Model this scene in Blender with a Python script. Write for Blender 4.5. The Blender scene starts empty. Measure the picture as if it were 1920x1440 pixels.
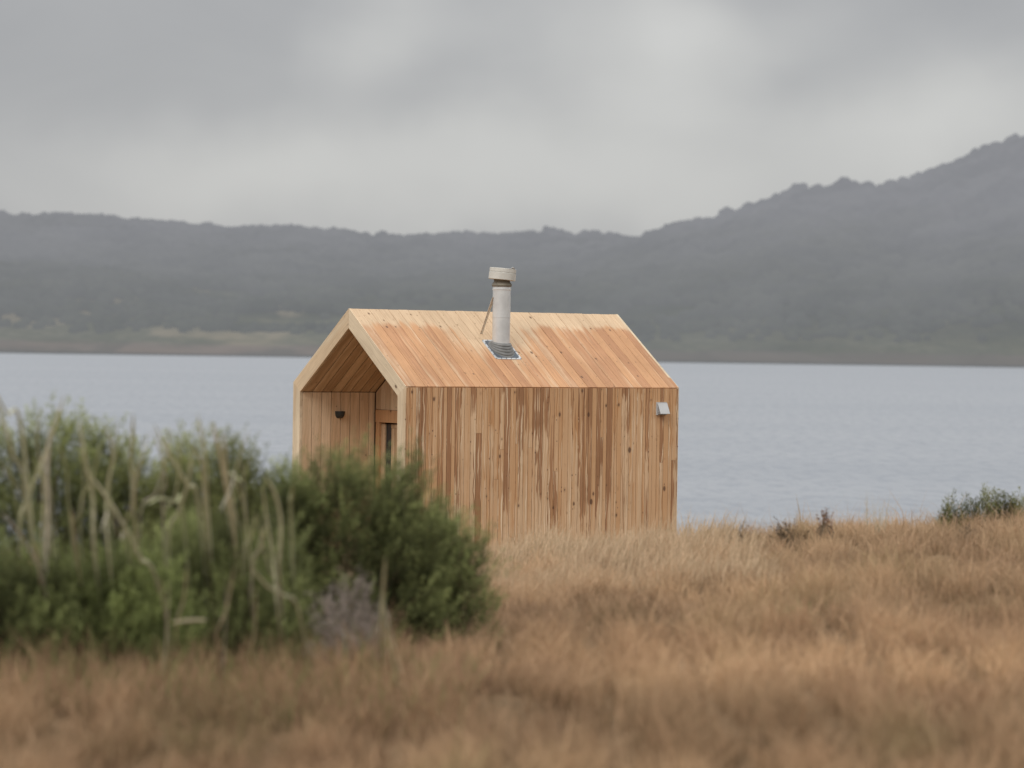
import bpy, math, random
import numpy as np
from mathutils import Vector, Matrix
random.seed(4); rng = np.random.default_rng(11)
SC = bpy.context.scene; COL = SC.collection
EYE = 4.5                                   # eye height above the lake
F, TH, ROLL, PITCH = 5600.76, math.radians(34.01), .01439, .01327

# ------------------------------------------------------------------ helpers
_X = np.array([1., 0, 0]); _F = np.array([0, math.cos(PITCH), -math.sin(PITCH)]); _U = np.array([0, math.sin(PITCH), math.cos(PITCH)])
CR = _X*math.cos(ROLL) + _U*math.sin(ROLL); CU = _U*math.cos(ROLL) - _X*math.sin(ROLL)
CAM = np.array([0, 0, EYE])
def ray(x, y): return _F + (x-960)/F*CR - (y-720)/F*CU
def at(x, y, Y):                            # point of the picture at ground distance Y
    r = ray(x, y); return CAM + r*(Y/r[1])

def mesh(name, v, f, mat=None, parent=None, uv=None, tint=None, smooth=False):
    """v (n,3); f (m,k) or list of lists; uv per loop (list); tint per face colour"""
    me = bpy.data.meshes.new(name)
    if isinstance(f, np.ndarray):
        v = np.asarray(v, dtype=np.float32); m, k = f.shape
        me.vertices.add(len(v)); me.vertices.foreach_set('co', v.ravel())
        me.loops.add(m*k); me.loops.foreach_set('vertex_index', f.astype(np.int32).ravel())
        me.polygons.add(m); me.polygons.foreach_set('loop_start', np.arange(0, m*k, k, dtype=np.int32))
        me.polygons.foreach_set('loop_total', np.full(m, k, dtype=np.int32))
        me.update(calc_edges=True)
    else:
        me.from_pydata([tuple(map(float, p)) for p in v], [], f); me.update()
    if uv is not None:
        l = me.uv_layers.new(name='UVMap'); l.data.foreach_set('uv', np.asarray(uv, dtype=np.float32).ravel())
    if tint is not None:
        t = np.asarray(tint, dtype=np.float32)
        if t.shape[1] == 3: t = np.hstack([t, np.ones((len(t), 1), np.float32)])
        if len(t) == len(me.polygons) and len(t) != len(me.vertices) or getattr(mesh, 'facetint', False):
            cnt = np.zeros(len(me.polygons), dtype=np.int32); me.polygons.foreach_get('loop_total', cnt)
            a = me.color_attributes.new('tint', 'FLOAT_COLOR', 'CORNER'); a.data.foreach_set('color', np.repeat(t, cnt, axis=0).ravel())
        else:
            a = me.color_attributes.new('tint', 'FLOAT_COLOR', 'POINT'); a.data.foreach_set('color', t.ravel())
    if smooth: me.polygons.foreach_set('use_smooth', np.ones(len(me.polygons), dtype=bool))
    if mat: me.materials.append(mat)
    o = bpy.data.objects.new(name, me); COL.objects.link(o)
    if parent: o.parent = parent
    return o
def empty(name, loc, rz=0):
    o = bpy.data.objects.new(name, None); COL.objects.link(o); o.location = tuple(map(float, loc)); o.rotation_euler = (0, 0, rz)
    o.empty_display_size = .1; return o
def tag(o, label=None, cat=None, group=None, kind=None):
    for k, x in (('label', label), ('category', cat), ('group', group), ('kind', kind)):
        if x: o[k] = x
    return o

class MB:                                    # collects faces with uv and tint
    def __init__(s): s.v = []; s.f = []; s.uv = []; s.t = []
    def face(s, pts, uvs=None, t=(.5, .5, .5)):
        b = len(s.v); s.v += [tuple(map(float, p)) for p in pts]; s.f.append(list(range(b, b+len(pts))))
        s.uv += [tuple(u) for u in (uvs or [(p[0], p[2]) for p in pts])]; s.t.append(t)
    def prism(s, poly, o, ex, ey, ez, th, t=(.5, .5, .5), ch=0):
        """2-D polygon (a,b) in the frame o,ex,ey, extruded th against ez (the outer face is on ez=0); counter-clockwise seen from ez"""
        o, ex, ey, ez = [np.asarray(q, float) for q in (o, ex, ey, ez)]
        P = [o+ex*a+ey*b for a, b in poly]; n = len(poly)
        if ch:                               # inset the front face a little: eased edges
            c = np.mean(poly, axis=0); ip = []
            for a, b in poly: ip.append((a+(ch if a < c[0] else -ch), b+(ch if b < c[1] else -ch)))
            Q = [o+ex*a+ey*b for a, b in ip]; P2 = [p-ez*ch for p in P]
            s.face(Q, ip, t)
            for i in range(n):
                j = (i+1) % n; s.face([Q[i], P2[i], P2[j], Q[j]], [ip[i], poly[i], poly[j], ip[j]], t)
            P = P2; th = th-ch
        else: s.face(P, poly, t)
        B = [p-ez*th for p in P]
        for i in range(n):
            j = (i+1) % n; s.face([P[i], B[i], B[j], P[j]], [poly[i], poly[i], poly[j], poly[j]], t)
        s.face(B[::-1], poly[::-1], t)
    def box(s, lo, hi, t=(.5, .5, .5)):
        (x0, y0, z0), (x1, y1, z1) = lo, hi
        s.prism([(x0, y0), (x1, y0), (x1, y1), (x0, y1)], (0, 0, z1), (1, 0, 0), (0, 1, 0), (0, 0, 1), z1-z0, t)
    def build(s, name, mat, parent=None, smooth=False):
        mesh.facetint = True
        o = mesh(name, s.v, s.f, mat, parent, s.uv, s.t, smooth); mesh.facetint = False
        return o
def lathe(name, prof, mat, parent, n=40, M=None, caps=True, smooth=True):
    v = []; f = []
    for r, z in prof:
        for k in range(n):
            a = 2*math.pi*k/n; v.append((r*math.cos(a), r*math.sin(a), z))
    for i in range(len(prof)-1):
        for k in range(n):
            k2 = (k+1) % n; f.append([i*n+k, i*n+k2, (i+1)*n+k2, (i+1)*n+k])
    if caps: f.append(list(range(n))[::-1]); f.append([(len(prof)-1)*n+k for k in range(n)])
    if M is not None: v = [tuple(M @ Vector(p)) for p in v]
    o = mesh(name, v, f, mat, parent, smooth=smooth)
    if smooth:
        md = o.modifiers.new('split', 'EDGE_SPLIT'); md.split_angle = math.radians(35)
    return o
def tube_arrays(pts, radii, n=7, flat=1.0):
    pts = np.array(pts, float); V = []; Fc = []
    for i, p in enumerate(pts):
        d = pts[min(i+1, len(pts)-1)]-pts[max(i-1, 0)]; d /= np.linalg.norm(d)+1e-9
        a = np.cross(d, [0, 1, 0]); a /= np.linalg.norm(a)+1e-9; b = np.cross(d, a)
        for k in range(n):
            t = 2*math.pi*k/n; V.append(p+radii[i]*(a*math.cos(t)+b*math.sin(t)*flat))
    for i in range(len(pts)-1):
        for k in range(n):
            k2 = (k+1) % n; Fc.append([i*n+k, i*n+k2, (i+1)*n+k2, (i+1)*n+k])
    return np.array(V), np.array(Fc)
def spline(pts, m=6):                        # catmull-rom through the points
    P = [np.array(p, float) for p in pts]; P = [2*P[0]-P[1]]+P+[2*P[-1]-P[-2]]; out = []
    for i in range(1, len(P)-2):
        for k in range(m):
            t = k/m; a, b, c, d = P[i-1:i+3]
            out.append(.5*((2*b)+(c-a)*t+(2*a-5*b+4*c-d)*t*t+(3*b-a-3*c+d)*t**3))
    out.append(P[-2]); return out
_L = rng.random((256, 256))
def vn(x, y, oct=3):                         # value noise, arrays, about 0..1
    x = np.asarray(x, float); y = np.asarray(y, float); s = 0; a = 1; tot = 0
    for o in range(oct):
        X = x*2**o+17.3*o; Y = y*2**o+5.1*o; i = np.floor(X).astype(int); j = np.floor(Y).astype(int); fx = X-i; fy = Y-j
        fx = fx*fx*(3-2*fx); fy = fy*fy*(3-2*fy); g = lambda p, q: _L[p % 256, q % 256]
        s = s+a*((g(i, j)*(1-fx)+g(i+1, j)*fx)*(1-fy)+(g(i, j+1)*(1-fx)+g(i+1, j+1)*fx)*fy); tot += a; a *= .5
    return s/tot

# ------------------------------------------------------------------ materials
class NT:
    def __init__(s, name):
        s.m = bpy.data.materials.new(name); s.m.use_nodes = True; s.t = s.m.node_tree; s.t.nodes.clear()
        s.out = s.t.nodes.new('ShaderNodeOutputMaterial')
    def n(s, typ, **kw):
        x = s.t.nodes.new(typ)
        for k, v in kw.items():
            if k.startswith('i_'):
                key = k[2:]; x.inputs[int(key) if key.isdigit() else key.replace('_', ' ')].default_value = v
            else: setattr(x, k, v)
        return x
    def l(s, a, b): s.t.links.new(a, b)
    def val(s, x, sock):
        if isinstance(x, (int, float)): sock.default_value = x
        elif isinstance(x, (tuple, list)): sock.default_value = tuple(x)+((1,) if len(x) == 3 and len(sock.default_value) == 4 else ())
        else: s.l(x, sock)
    def math(s, op, a, b=0, c=0, clamp=False):
        x = s.n('ShaderNodeMath', operation=op, use_clamp=clamp); s.val(a, x.inputs[0]); s.val(b, x.inputs[1]); s.val(c, x.inputs[2]); return x.outputs[0]
    def vec(s, x, y, z):
        c = s.n('ShaderNodeCombineXYZ'); s.val(x, c.inputs[0]); s.val(y, c.inputs[1]); s.val(z, c.inputs[2]); return c.outputs[0]
    def noise(s, v, scale=1, detail=2, rough=.5, dist=0):
        x = s.n('ShaderNodeTexNoise'); s.l(v, x.inputs['Vector']); x.inputs['Scale'].default_value = scale; x.inputs['Detail'].default_value = detail
        x.inputs['Roughness'].default_value = rough; x.inputs['Distortion'].default_value = dist; return x.outputs['Fac']
    def ramp(s, x, lo, hi, a=0, b=1, smooth=True):
        m = s.n('ShaderNodeMapRange'); m.interpolation_type = 'SMOOTHSTEP' if smooth else 'LINEAR'
        s.val(x, m.inputs[0]); m.inputs[1].default_value = lo; m.inputs[2].default_value = hi; m.inputs[3].default_value = a; m.inputs[4].default_value = b
        return m.outputs[0]
    def mix(s, fac, a, b, blend='MIX'):
        m = s.n('ShaderNodeMix', data_type='RGBA', blend_type=blend); s.val(fac, m.inputs[0]); s.val(a, m.inputs[6]); s.val(b, m.inputs[7]); return m.outputs[2]
    def bsdf(s, col, rough=.6, metal=0, spec=.5, bump=None, bs=.3, bd=.01):
        p = s.n('ShaderNodeBsdfPrincipled'); s.val(col, p.inputs['Base Color']); s.val(rough, p.inputs['Roughness']); s.val(metal, p.inputs['Metallic'])
        p.inputs['Specular IOR Level'].default_value = spec
        if bump is not None:
            b = s.n('ShaderNodeBump'); b.inputs['Strength'].default_value = bs; b.inputs['Distance'].default_value = bd; s.l(bump, b.inputs['Height']); s.l(b.outputs[0], p.inputs['Normal'])
        return p
    def done(s, p): s.l(p.outputs[0], s.out.inputs[0]); return s.m

def wood(name, pale, mid, dark, thr=(.5, .5), streak=18., vlen=.8, edge=.02, knot=.5, knotscale=5., bleach=None, tintamt=.35, spec=.25, mid2=None, ksize=.16, cream=None):
    t = NT(name); uv = t.n('ShaderNodeUVMap', uv_map='UVMap').outputs[0]; sp = t.n('ShaderNodeSeparateXYZ'); t.l(uv, sp.inputs[0]); u, v = sp.outputs[0], sp.outputs[1]
    at_ = t.n('ShaderNodeAttribute', attribute_name='tint'); sc = t.n('ShaderNodeSeparateColor'); t.l(at_.outputs[0], sc.inputs[0]); r1, r2, r3 = sc.outputs
    z = t.math('MULTIPLY', r1, 61.)
    wob = t.math('MULTIPLY', t.math('SUBTRACT', t.noise(t.vec(t.math('MULTIPLY', u, 3), t.math('MULTIPLY', v, 3.), z), 1, 2), .5), .06)
    uw = t.math('ADD', u, wob)
    st = t.noise(t.vec(t.math('MULTIPLY', uw, streak), t.math('MULTIPLY', v, vlen), z), 1, 3, .55)
    gr = t.noise(t.vec(t.math('MULTIPLY', uw, 130), t.math('MULTIPLY', v, 2.5), z), 1, 3, .6)
    gr2 = t.noise(t.vec(t.math('MULTIPLY', uw, 45), t.math('MULTIPLY', v, .9), z), 1, 2, .5)
    bl = t.noise(t.vec(t.math('MULTIPLY', u, 1.6), t.math('MULTIPLY', v, 1.3), 3.3), 1, 3, .6)
    # heartwood / sapwood split: sharp-edged streaks; more pale with the third tint
    m1 = t.math('ADD', st, t.math('MULTIPLY', t.math('SUBTRACT', r2, .5), tintamt))
    if bleach: m1 = t.math('ADD', m1, bleach(t, u, v, bl, st))
    f1 = t.ramp(m1, thr[0]-edge, thr[0]+edge)
    f2 = t.ramp(t.math('ADD', gr2, t.math('MULTIPLY', t.math('SUBTRACT', r3, .5), .7)), .35, .65)
    c = t.mix(f2, dark, mid); c = t.mix(f1, c, pale)
    c = t.mix(.55, c, t.mix(t.ramp(gr, .3, .7), (.72, .68, .64), (1.12, 1.12, 1.12)), 'MULTIPLY')
    c = t.mix(.7, c, t.mix(t.ramp(bl, .3, .7), (.84, .82, .8), (1.08, 1.08, 1.08)), 'MULTIPLY')
    if cream:                                # thin near-white sapwood slivers
        cs = t.noise(t.vec(t.math('MULTIPLY', uw, 75), t.math('MULTIPLY', v, .75), t.math('ADD', z, 4.)), 1, 2, .5)
        c = t.mix(t.math('MULTIPLY', t.ramp(cs, .60, .63), t.ramp(bl, .35, .5)), c, cream)
        dsn = t.noise(t.vec(t.math('MULTIPLY', uw, 95), t.math('MULTIPLY', v, .5), t.math('ADD', z, 14.)), 1, 2, .5)
        c = t.mix(t.ramp(dsn, .63, .67, 0, .7), c, dark)
    # knots
    if mid2:
        s2 = t.noise(t.vec(t.math('MULTIPLY', uw, streak*1.7), t.math('MULTIPLY', v, vlen*1.3), t.math('ADD', z, 9.)), 1, 3, .55)
        c = t.mix(t.ramp(t.math('ADD', s2, t.math('MULTIPLY', t.math('SUBTRACT', r3, .5), .3)), .50, .53, 0, .75), c, mid2)
    for kn, (ksc, kp, ksz, hs) in enumerate(((knotscale, knot, ksize, .35), (knotscale*2.3, knot*.8, .15, .15))):
        k = t.n('ShaderNodeTexVoronoi', feature='F1'); t.l(t.vec(t.math('MULTIPLY', u, ksc*1.6), t.math('MULTIPLY', v, ksc), kn*3.), k.inputs['Vector']); k.inputs['Scale'].default_value = 1
        ks = t.n('ShaderNodeSeparateColor'); t.l(k.outputs['Color'], ks.inputs[0]); on = t.math('GREATER_THAN', ks.outputs[0], 1-kp)
        size = t.math('MULTIPLY', t.math('MULTIPLY', ks.outputs[1], t.math('MULTIPLY_ADD', ks.outputs[2], .7, .3)), ksz*1.15)
        halo = t.math('MULTIPLY', t.ramp(t.math('SUBTRACT', k.outputs['Distance'], size), 0., .16, 1, 0), on)
        c = t.mix(t.math('MULTIPLY', halo, hs), c, tuple(q*.5 for q in mid)); c = t.mix(t.math('MULTIPLY', t.math('MULTIPLY', t.math('LESS_THAN', k.outputs['Distance'], size), on), .8), c, (.11, .055, .035))
    # dashes along the grain
    ds = t.noise(t.vec(t.math('MULTIPLY', u, 150), t.math('MULTIPLY', v, 14), 1.7), 1, 1)
    c = t.mix(t.ramp(ds, .72, .78, 0, .55), c, (.16, .09, .06))
    return t.done(t.bsdf(c, .62, 0, spec, gr, .25, .004))

def mat_simple(name, col, rough=.5, metal=0, var=.12, scale=8, spec=.5, bump=.1):
    t = NT(name); tc = t.n('ShaderNodeTexCoord').outputs['Object']; n = t.noise(tc, scale, 4, .6); n2 = t.noise(tc, scale*9, 3, .6)
    c = t.mix(t.ramp(n, .3, .7), tuple(q*(1-var) for q in col), tuple(min(1, q*(1+var)) for q in col))
    c = t.mix(t.ramp(n2, .55, .8, 0, .5), c, tuple(q*(1-1.5*var) for q in col))
    return t.done(t.bsdf(c, t.ramp(n2, .3, .7, rough-.06, rough+.08), metal, spec, n2, bump, .002))

FLUE_U = [1.9]
def roof_bleach(t, u, v, bl, st):            # weathered pale band under the ridge, running lower beside the flue
    band = t.ramp(v, .10, .46, .60, 0.)
    n = t.math('MULTIPLY', t.math('SUBTRACT', bl, .5), .7)
    near = t.ramp(t.math('ABSOLUTE', t.math('SUBTRACT', u, FLUE_U[0]-.25)), .15, .75, 1, 0)
    low = t.math('MULTIPLY', near, t.ramp(v, .35, 1.25, .42, 0))
    return t.math('ADD', t.math('ADD', band, low), t.math('MULTIPLY', n, t.ramp(v, .2, .9, .9, .25)))
def wall_bleach(t, u, v, bl, st):            # greyer and paler towards the ground
    return t.math('ADD', t.ramp(v, 2.45, .7, -.12, .20, False), t.math('MULTIPLY', t.math('SUBTRACT', bl, .5), .65))
M = {}
M['roof'] = wood('roof_larch', (.68, .50, .33), (.61, .34, .18), (.51, .27, .145), (.68, 0), 11, .5, .17, .85, 8., roof_bleach, .10, .3, None, .17)
M['side'] = wood('side_larch', (.66, .46, .29), (.52, .28, .13), (.37, .195, .10), (.578, 0), 26, .55, .012, .62, 6.5, wall_bleach, .36, .25, (.58, .35, .19), .2, (.78, .615, .43))
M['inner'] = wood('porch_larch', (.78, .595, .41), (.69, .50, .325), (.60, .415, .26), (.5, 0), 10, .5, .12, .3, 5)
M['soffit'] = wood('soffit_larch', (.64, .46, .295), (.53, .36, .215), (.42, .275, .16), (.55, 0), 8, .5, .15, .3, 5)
M['fascia'] = wood('fascia_larch', (.72, .595, .43), (.66, .51, .345), (.60, .44, .285), (.42, 0), 9, .6, .12, .35, 5)
M['header'] = wood('door_frame_larch', (.66, .40, .22), (.60, .34, .175), (.53, .285, .14), (.5, 0), 9, .6, .12, .2, 5)
M['core'] = mat_simple('dark_batten', (.10, .065, .045), .8)
M['room'] = mat_simple('dark_room', (.05, .04, .035), .8)
M['steel'] = mat_simple('weathered_flue_steel', (.66, .67, .67), .42, .45, .10, 5, .5, .08)
M['cap'] = mat_simple('flue_cap_paint', (.58, .565, .52), .6, .1, .10, 7)
M['collar'] = mat_simple('dark_collar', (.19, .17, .135), .7, .2, .25, 12)  # dark grey-brown collar below the cap
M['rubber'] = mat_simple('grey_rubber', (.20, .20, .195), .5, 0, .15, 14)
M['plate'] = mat_simple('aluminium_edge', (.62, .64, .66), .5, .3, .14, 10)
M['slate'] = mat_simple('slate_rubber_pad', (.105, .125, .15), .7, 0, .2, 12)
M['strut'] = mat_simple('galvanised_strut', (.74, .66, .54), .6, .0, .15, 9)
M['strutd'] = mat_simple('brown_strut', (.48, .36, .26), .7, .1, .2, 9)  # browner and darker than the flange
M['black'] = mat_simple('black_lamp', (.028, .03, .03), .45, .2, .2, 10)
M['vent'] = mat_simple('grey_vent_plastic', (.50, .51, .52), .45, .0, .05, 9)
M['ventd'] = mat_simple('vent_duct', (.12, .12, .12), .7)
M['bolt'] = mat_simple('bolt', (.12, .13, .15), .5, .5)
t = NT('door_glass'); p = t.bsdf((.03, .035, .04), .06, 0, .6); t.done(p); M['glass'] = t.m
t = NT('lamp_lens'); p = t.bsdf((.5, .48, .42), .3, 0, .5); t.done(p); M['lens'] = t.m

# ------------------------------------------------------------------ camera, world, sun
cam = bpy.data.cameras.new('camera'); camo = bpy.data.objects.new('camera', cam); COL.objects.link(camo)
cam.sensor_width = 36; cam.lens = F/1920*36; cam.clip_start = .1; cam.clip_end = 20000
mw = Matrix(((CR[0], CU[0], -_F[0], 0), (CR[1], CU[1], -_F[1], 0), (CR[2], CU[2], -_F[2], EYE), (0, 0, 0, 1)))
camo.matrix_world = mw; SC.camera = camo
cam.dof.use_dof = True; cam.dof.focus_distance = 35.2; cam.dof.aperture_fstop = 105/56.
SC.view_settings.view_transform = 'Standard'; SC.view_settings.look = 'None'; SC.view_settings.exposure = 0; SC.view_settings.gamma = 1

SUN_EL, SUN_AZ = math.radians(42), math.radians(208)      # azimuth clockwise from +Y: behind the camera, to the left
sd = Vector((math.sin(SUN_AZ)*math.cos(SUN_EL), math.cos(SUN_AZ)*math.cos(SUN_EL), math.sin(SUN_EL)))
sun = bpy.data.lights.new('sun', 'SUN'); sun.energy = 1.15; sun.angle = math.radians(22); sun.color = (1, .955, .9)
so = bpy.data.objects.new('sun', sun); COL.objects.link(so); so.rotation_euler = sd.to_track_quat('Z', 'Y').to_euler()

w = bpy.data.worlds.new('World'); SC.world = w; w.use_nodes = True; w.node_tree.nodes.clear()
t = NT.__new__(NT); t.t = w.node_tree; out = t.n('ShaderNodeOutputWorld')
sky = t.n('ShaderNodeTexSky', sky_type='NISHITA', sun_disc=False); sky.sun_elevation = SUN_EL; sky.sun_rotation = SUN_AZ
g = t.n('ShaderNodeTexCoord').outputs['Generated']; sp = t.n('ShaderNodeSeparateXYZ'); t.l(g, sp.inputs[0]); dx, dy, dz = sp.outputs
wn = t.n('ShaderNodeTexNoise'); t.l(g, wn.inputs['Vector']); wn.inputs['Scale'].default_value = 10; wn.inputs['Detail'].default_value = 4
off = t.n('ShaderNodeVectorMath', operation='MULTIPLY_ADD'); t.l(wn.outputs['Color'], off.inputs[0]); off.inputs[1].default_value = (.085, 0, .06); off.inputs[2].default_value = (-.0425, 0, -.03)
gp = t.n('ShaderNodeVectorMath', operation='ADD'); t.l(g, gp.inputs[0]); t.l(off.outputs[0], gp.inputs[1])
def cloud_blob(x, y, rx, ry, amp):
    c = ray(x, y); c = c/np.linalg.norm(c)
    s = t.n('ShaderNodeVectorMath', operation='SUBTRACT'); t.l(gp.outputs[0], s.inputs[0]); s.inputs[1].default_value = tuple(c)
    m = t.n('ShaderNodeVectorMath', operation='MULTIPLY'); t.l(s.outputs[0], m.inputs[0]); m.inputs[1].default_value = (F/rx/1.45, 3, F/ry/1.45)
    ln = t.n('ShaderNodeVectorMath', operation='LENGTH'); t.l(m.outputs[0], ln.inputs[0])
    return t.ramp(ln.outputs['Value'], 0, 1, amp, 0)
SKYBLOBS = [(600, 345, 620, 130, .135), (760, 90, 150, 130, .10), (1170, 75, 230, 170, .135), (1790, 225, 300, 170, .13), (1300, 310, 420, 150, .10), (1400, 20, 300, 90, .05),
            (120, 120, 420, 280, -.05), (870, 225, 260, 110, -.02), (1840, 20, 260, 110, -.045), (560, 120, 250, 140, -.01), (1560, 130, 160, 90, -.03)]
acc = None
for b in SKYBLOBS:
    o = cloud_blob(*b); acc = o if acc is None else t.math('ADD', acc, o)
mp = t.n('ShaderNodeVectorMath', operation='MULTIPLY'); t.l(g, mp.inputs[0]); mp.inputs[1].default_value = (1, 1, 2.2)
n1 = t.noise(mp.outputs[0], 9, 5, .5, .4); n2 = t.noise(mp.outputs[0], 2.2, 4, .5)
lum = t.math('ADD', .44, acc)
lum = t.math('ADD', lum, t.math('MULTIPLY', t.math('SUBTRACT', n1, .5), .11))
lum = t.math('ADD', lum, t.math('MULTIPLY', t.math('SUBTRACT', n2, .5), t.ramp(dz, .1, .4, 0, .5)))
lum = t.math('MULTIPLY', lum, t.ramp(dz, .12, .52, 1, 2.45))         # an overcast sky is brighter overhead
lum = t.math('MULTIPLY', lum, t.ramp(dy, -.2, .6, 1.15, 1.))
cc = t.mix(t.ramp(lum, .33, .60), (.985, .992, 1.022), (1.006, 1.003, .983))
cl = t.n('ShaderNodeVectorMath', operation='SCALE'); t.l(cc, cl.inputs[0]); t.l(lum, cl.inputs['Scale'])
b1 = t.n('ShaderNodeBackground'); t.l(sky.outputs[0], b1.inputs[0]); b1.inputs[1].default_value = .1
b2 = t.n('ShaderNodeBackground'); t.l(cl.outputs[0], b2.inputs[0]); b2.inputs[1].default_value = 1.
mx = t.n('ShaderNodeMixShader', i_0=.95); t.l(b1.outputs[0], mx.inputs[1]); t.l(b2.outputs[0], mx.inputs[2]); t.l(mx.outputs[0], out.inputs[0])

# ------------------------------------------------------------------ ground, lake
def gz(X, Y):
    X = np.asarray(X, float); Y = np.asarray(Y, float)
    z = np.interp(Y, [-60, 0, 8, 14, 17, 20, 25, 28, 31, 34, 45, 60, 90, 400], np.array([-1.2, -1.56, -1.60, -1.62, -1.69, -1.765, -1.75, -1.98, -2.42, -2.86, -3.6, -4.75, -7, -12]))
    lat = (np.clip(X-1.4, 0, 6)*.072+np.clip(X-1.4, -3.2, 0)*.085)*np.clip((Y-14)/9, 0, 1)*np.clip((40-Y)/10, 0, 1)
    return EYE+z+lat+(vn(X*.45+9, Y*.45, 3)-.5)*.14+(vn(X*1.5+31, Y*1.3+7, 2)-.5)*.17
def axis(segs):
    o = []
    for a, b, s in segs: o += list(np.arange(a, b, s))
    o.append(segs[-1][1]); return np.array(o)
xs = axis([(-900, -100, 50), (-100, -12, 4), (-12, 12, .25), (12, 100, 4), (100, 900, 50)]); ys = axis([(-600, -60, 60), (-60, 4, 4), (4, 42, .25), (42, 100, 2), (100, 400, 30)])
gx, gy = np.meshgrid(xs, ys); V = np.stack([gx, gy, gz(gx, gy)], -1).reshape(-1, 3)
def gridf(nx, ny):
    i = (np.arange(ny-1)[:, None]*nx+np.arange(nx-1)[None]).ravel(); return np.stack([i, i+1, i+1+nx, i+nx], 1)
t = NT('dry_soil'); tc = t.n('ShaderNodeTexCoord').outputs['Object']; a = t.noise(tc, .9, 5, .6); b = t.noise(tc, 14, 5, .7)
c = t.mix(t.ramp(a, .35, .65), (.20, .125, .07), (.28, .19, .115)); c = t.mix(t.ramp(b, .4, .7), c, (.13, .09, .05)); t.done(t.bsdf(c, .95, 0, .1, b, .6, .05))
tag(mesh('ground', V, gridf(len(xs), len(ys)), t.m, smooth=True), kind='structure')

t = NT('lake_water'); tc = t.n('ShaderNodeTexCoord').outputs['Object']
m1 = t.n('ShaderNodeMapping'); t.l(tc, m1.inputs[0]); m1.inputs['Scale'].default_value = (1.5, .42, 1); m1.inputs['Rotation'].default_value = (0, 0, .12)
r1 = t.noise(m1.outputs[0], 1.1, 6, .6, .3)
m2 = t.n('ShaderNodeMapping'); t.l(tc, m2.inputs[0]); m2.inputs['Scale'].default_value = (.012, .05, 1); r2 = t.noise(m2.outputs[0], 1, 4, .55)
c = t.mix(t.ramp(r2, .35, .65), (.252, .274, .312), (.28, .30, .335))
c = t.mix(t.ramp(r1, .46, .66, 0, .6), c, (.20, .222, .265))
p = t.bsdf(c, t.ramp(r1, .3, .7, .38, .5), 0, .5, r1, .5, .35); t.done(p)
xl = axis([(-3000, -300, 300), (-300, 300, 25), (300, 3001, 300)]); yl = axis([(36, 160, 8), (160, 1500, 60)])
gx, gy = np.meshgrid(xl, yl); V = np.stack([gx, gy, gx*0], -1).reshape(-1, 3)
tag(mesh('lake', V, gridf(len(xl), len(yl)), t.m, smooth=True), kind='structure')

# ------------------------------------------------------------------ hills across the lake
LEFT = [(-900, 372), (-400, 380), (-100, 388), (0, 391), (110, 392), (180, 395), (250, 402), (310, 408), (380, 415), (430, 419), (470, 416), (560, 416), (600, 424), (650, 425), (690, 433), (745, 435), (800, 432),
        (850, 428), (900, 431), (950, 429), (1000, 426), (1035, 424), (1070, 428), (1110, 427), (1150, 433), (1185, 438), (1400, 460), (1700, 480), (2500, 500)]
RIGHT = [(-700, 655), (300, 655), (700, 648), (900, 600), (1000, 520), (1090, 462), (1150, 442), (1185, 437), (1215, 423), (1250, 413), (1300, 403), (1335, 399), (1390, 379), (1430, 361), (1480, 343), (1520, 337), (1545, 342),
         (1575, 333), (1650, 333), (1700, 326), (1750, 308), (1800, 287), (1830, 271), (1860, 258), (1900, 247), (1925, 240), (2000, 215), (2200, 175), (2600, 170), (3200, 250)]
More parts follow.
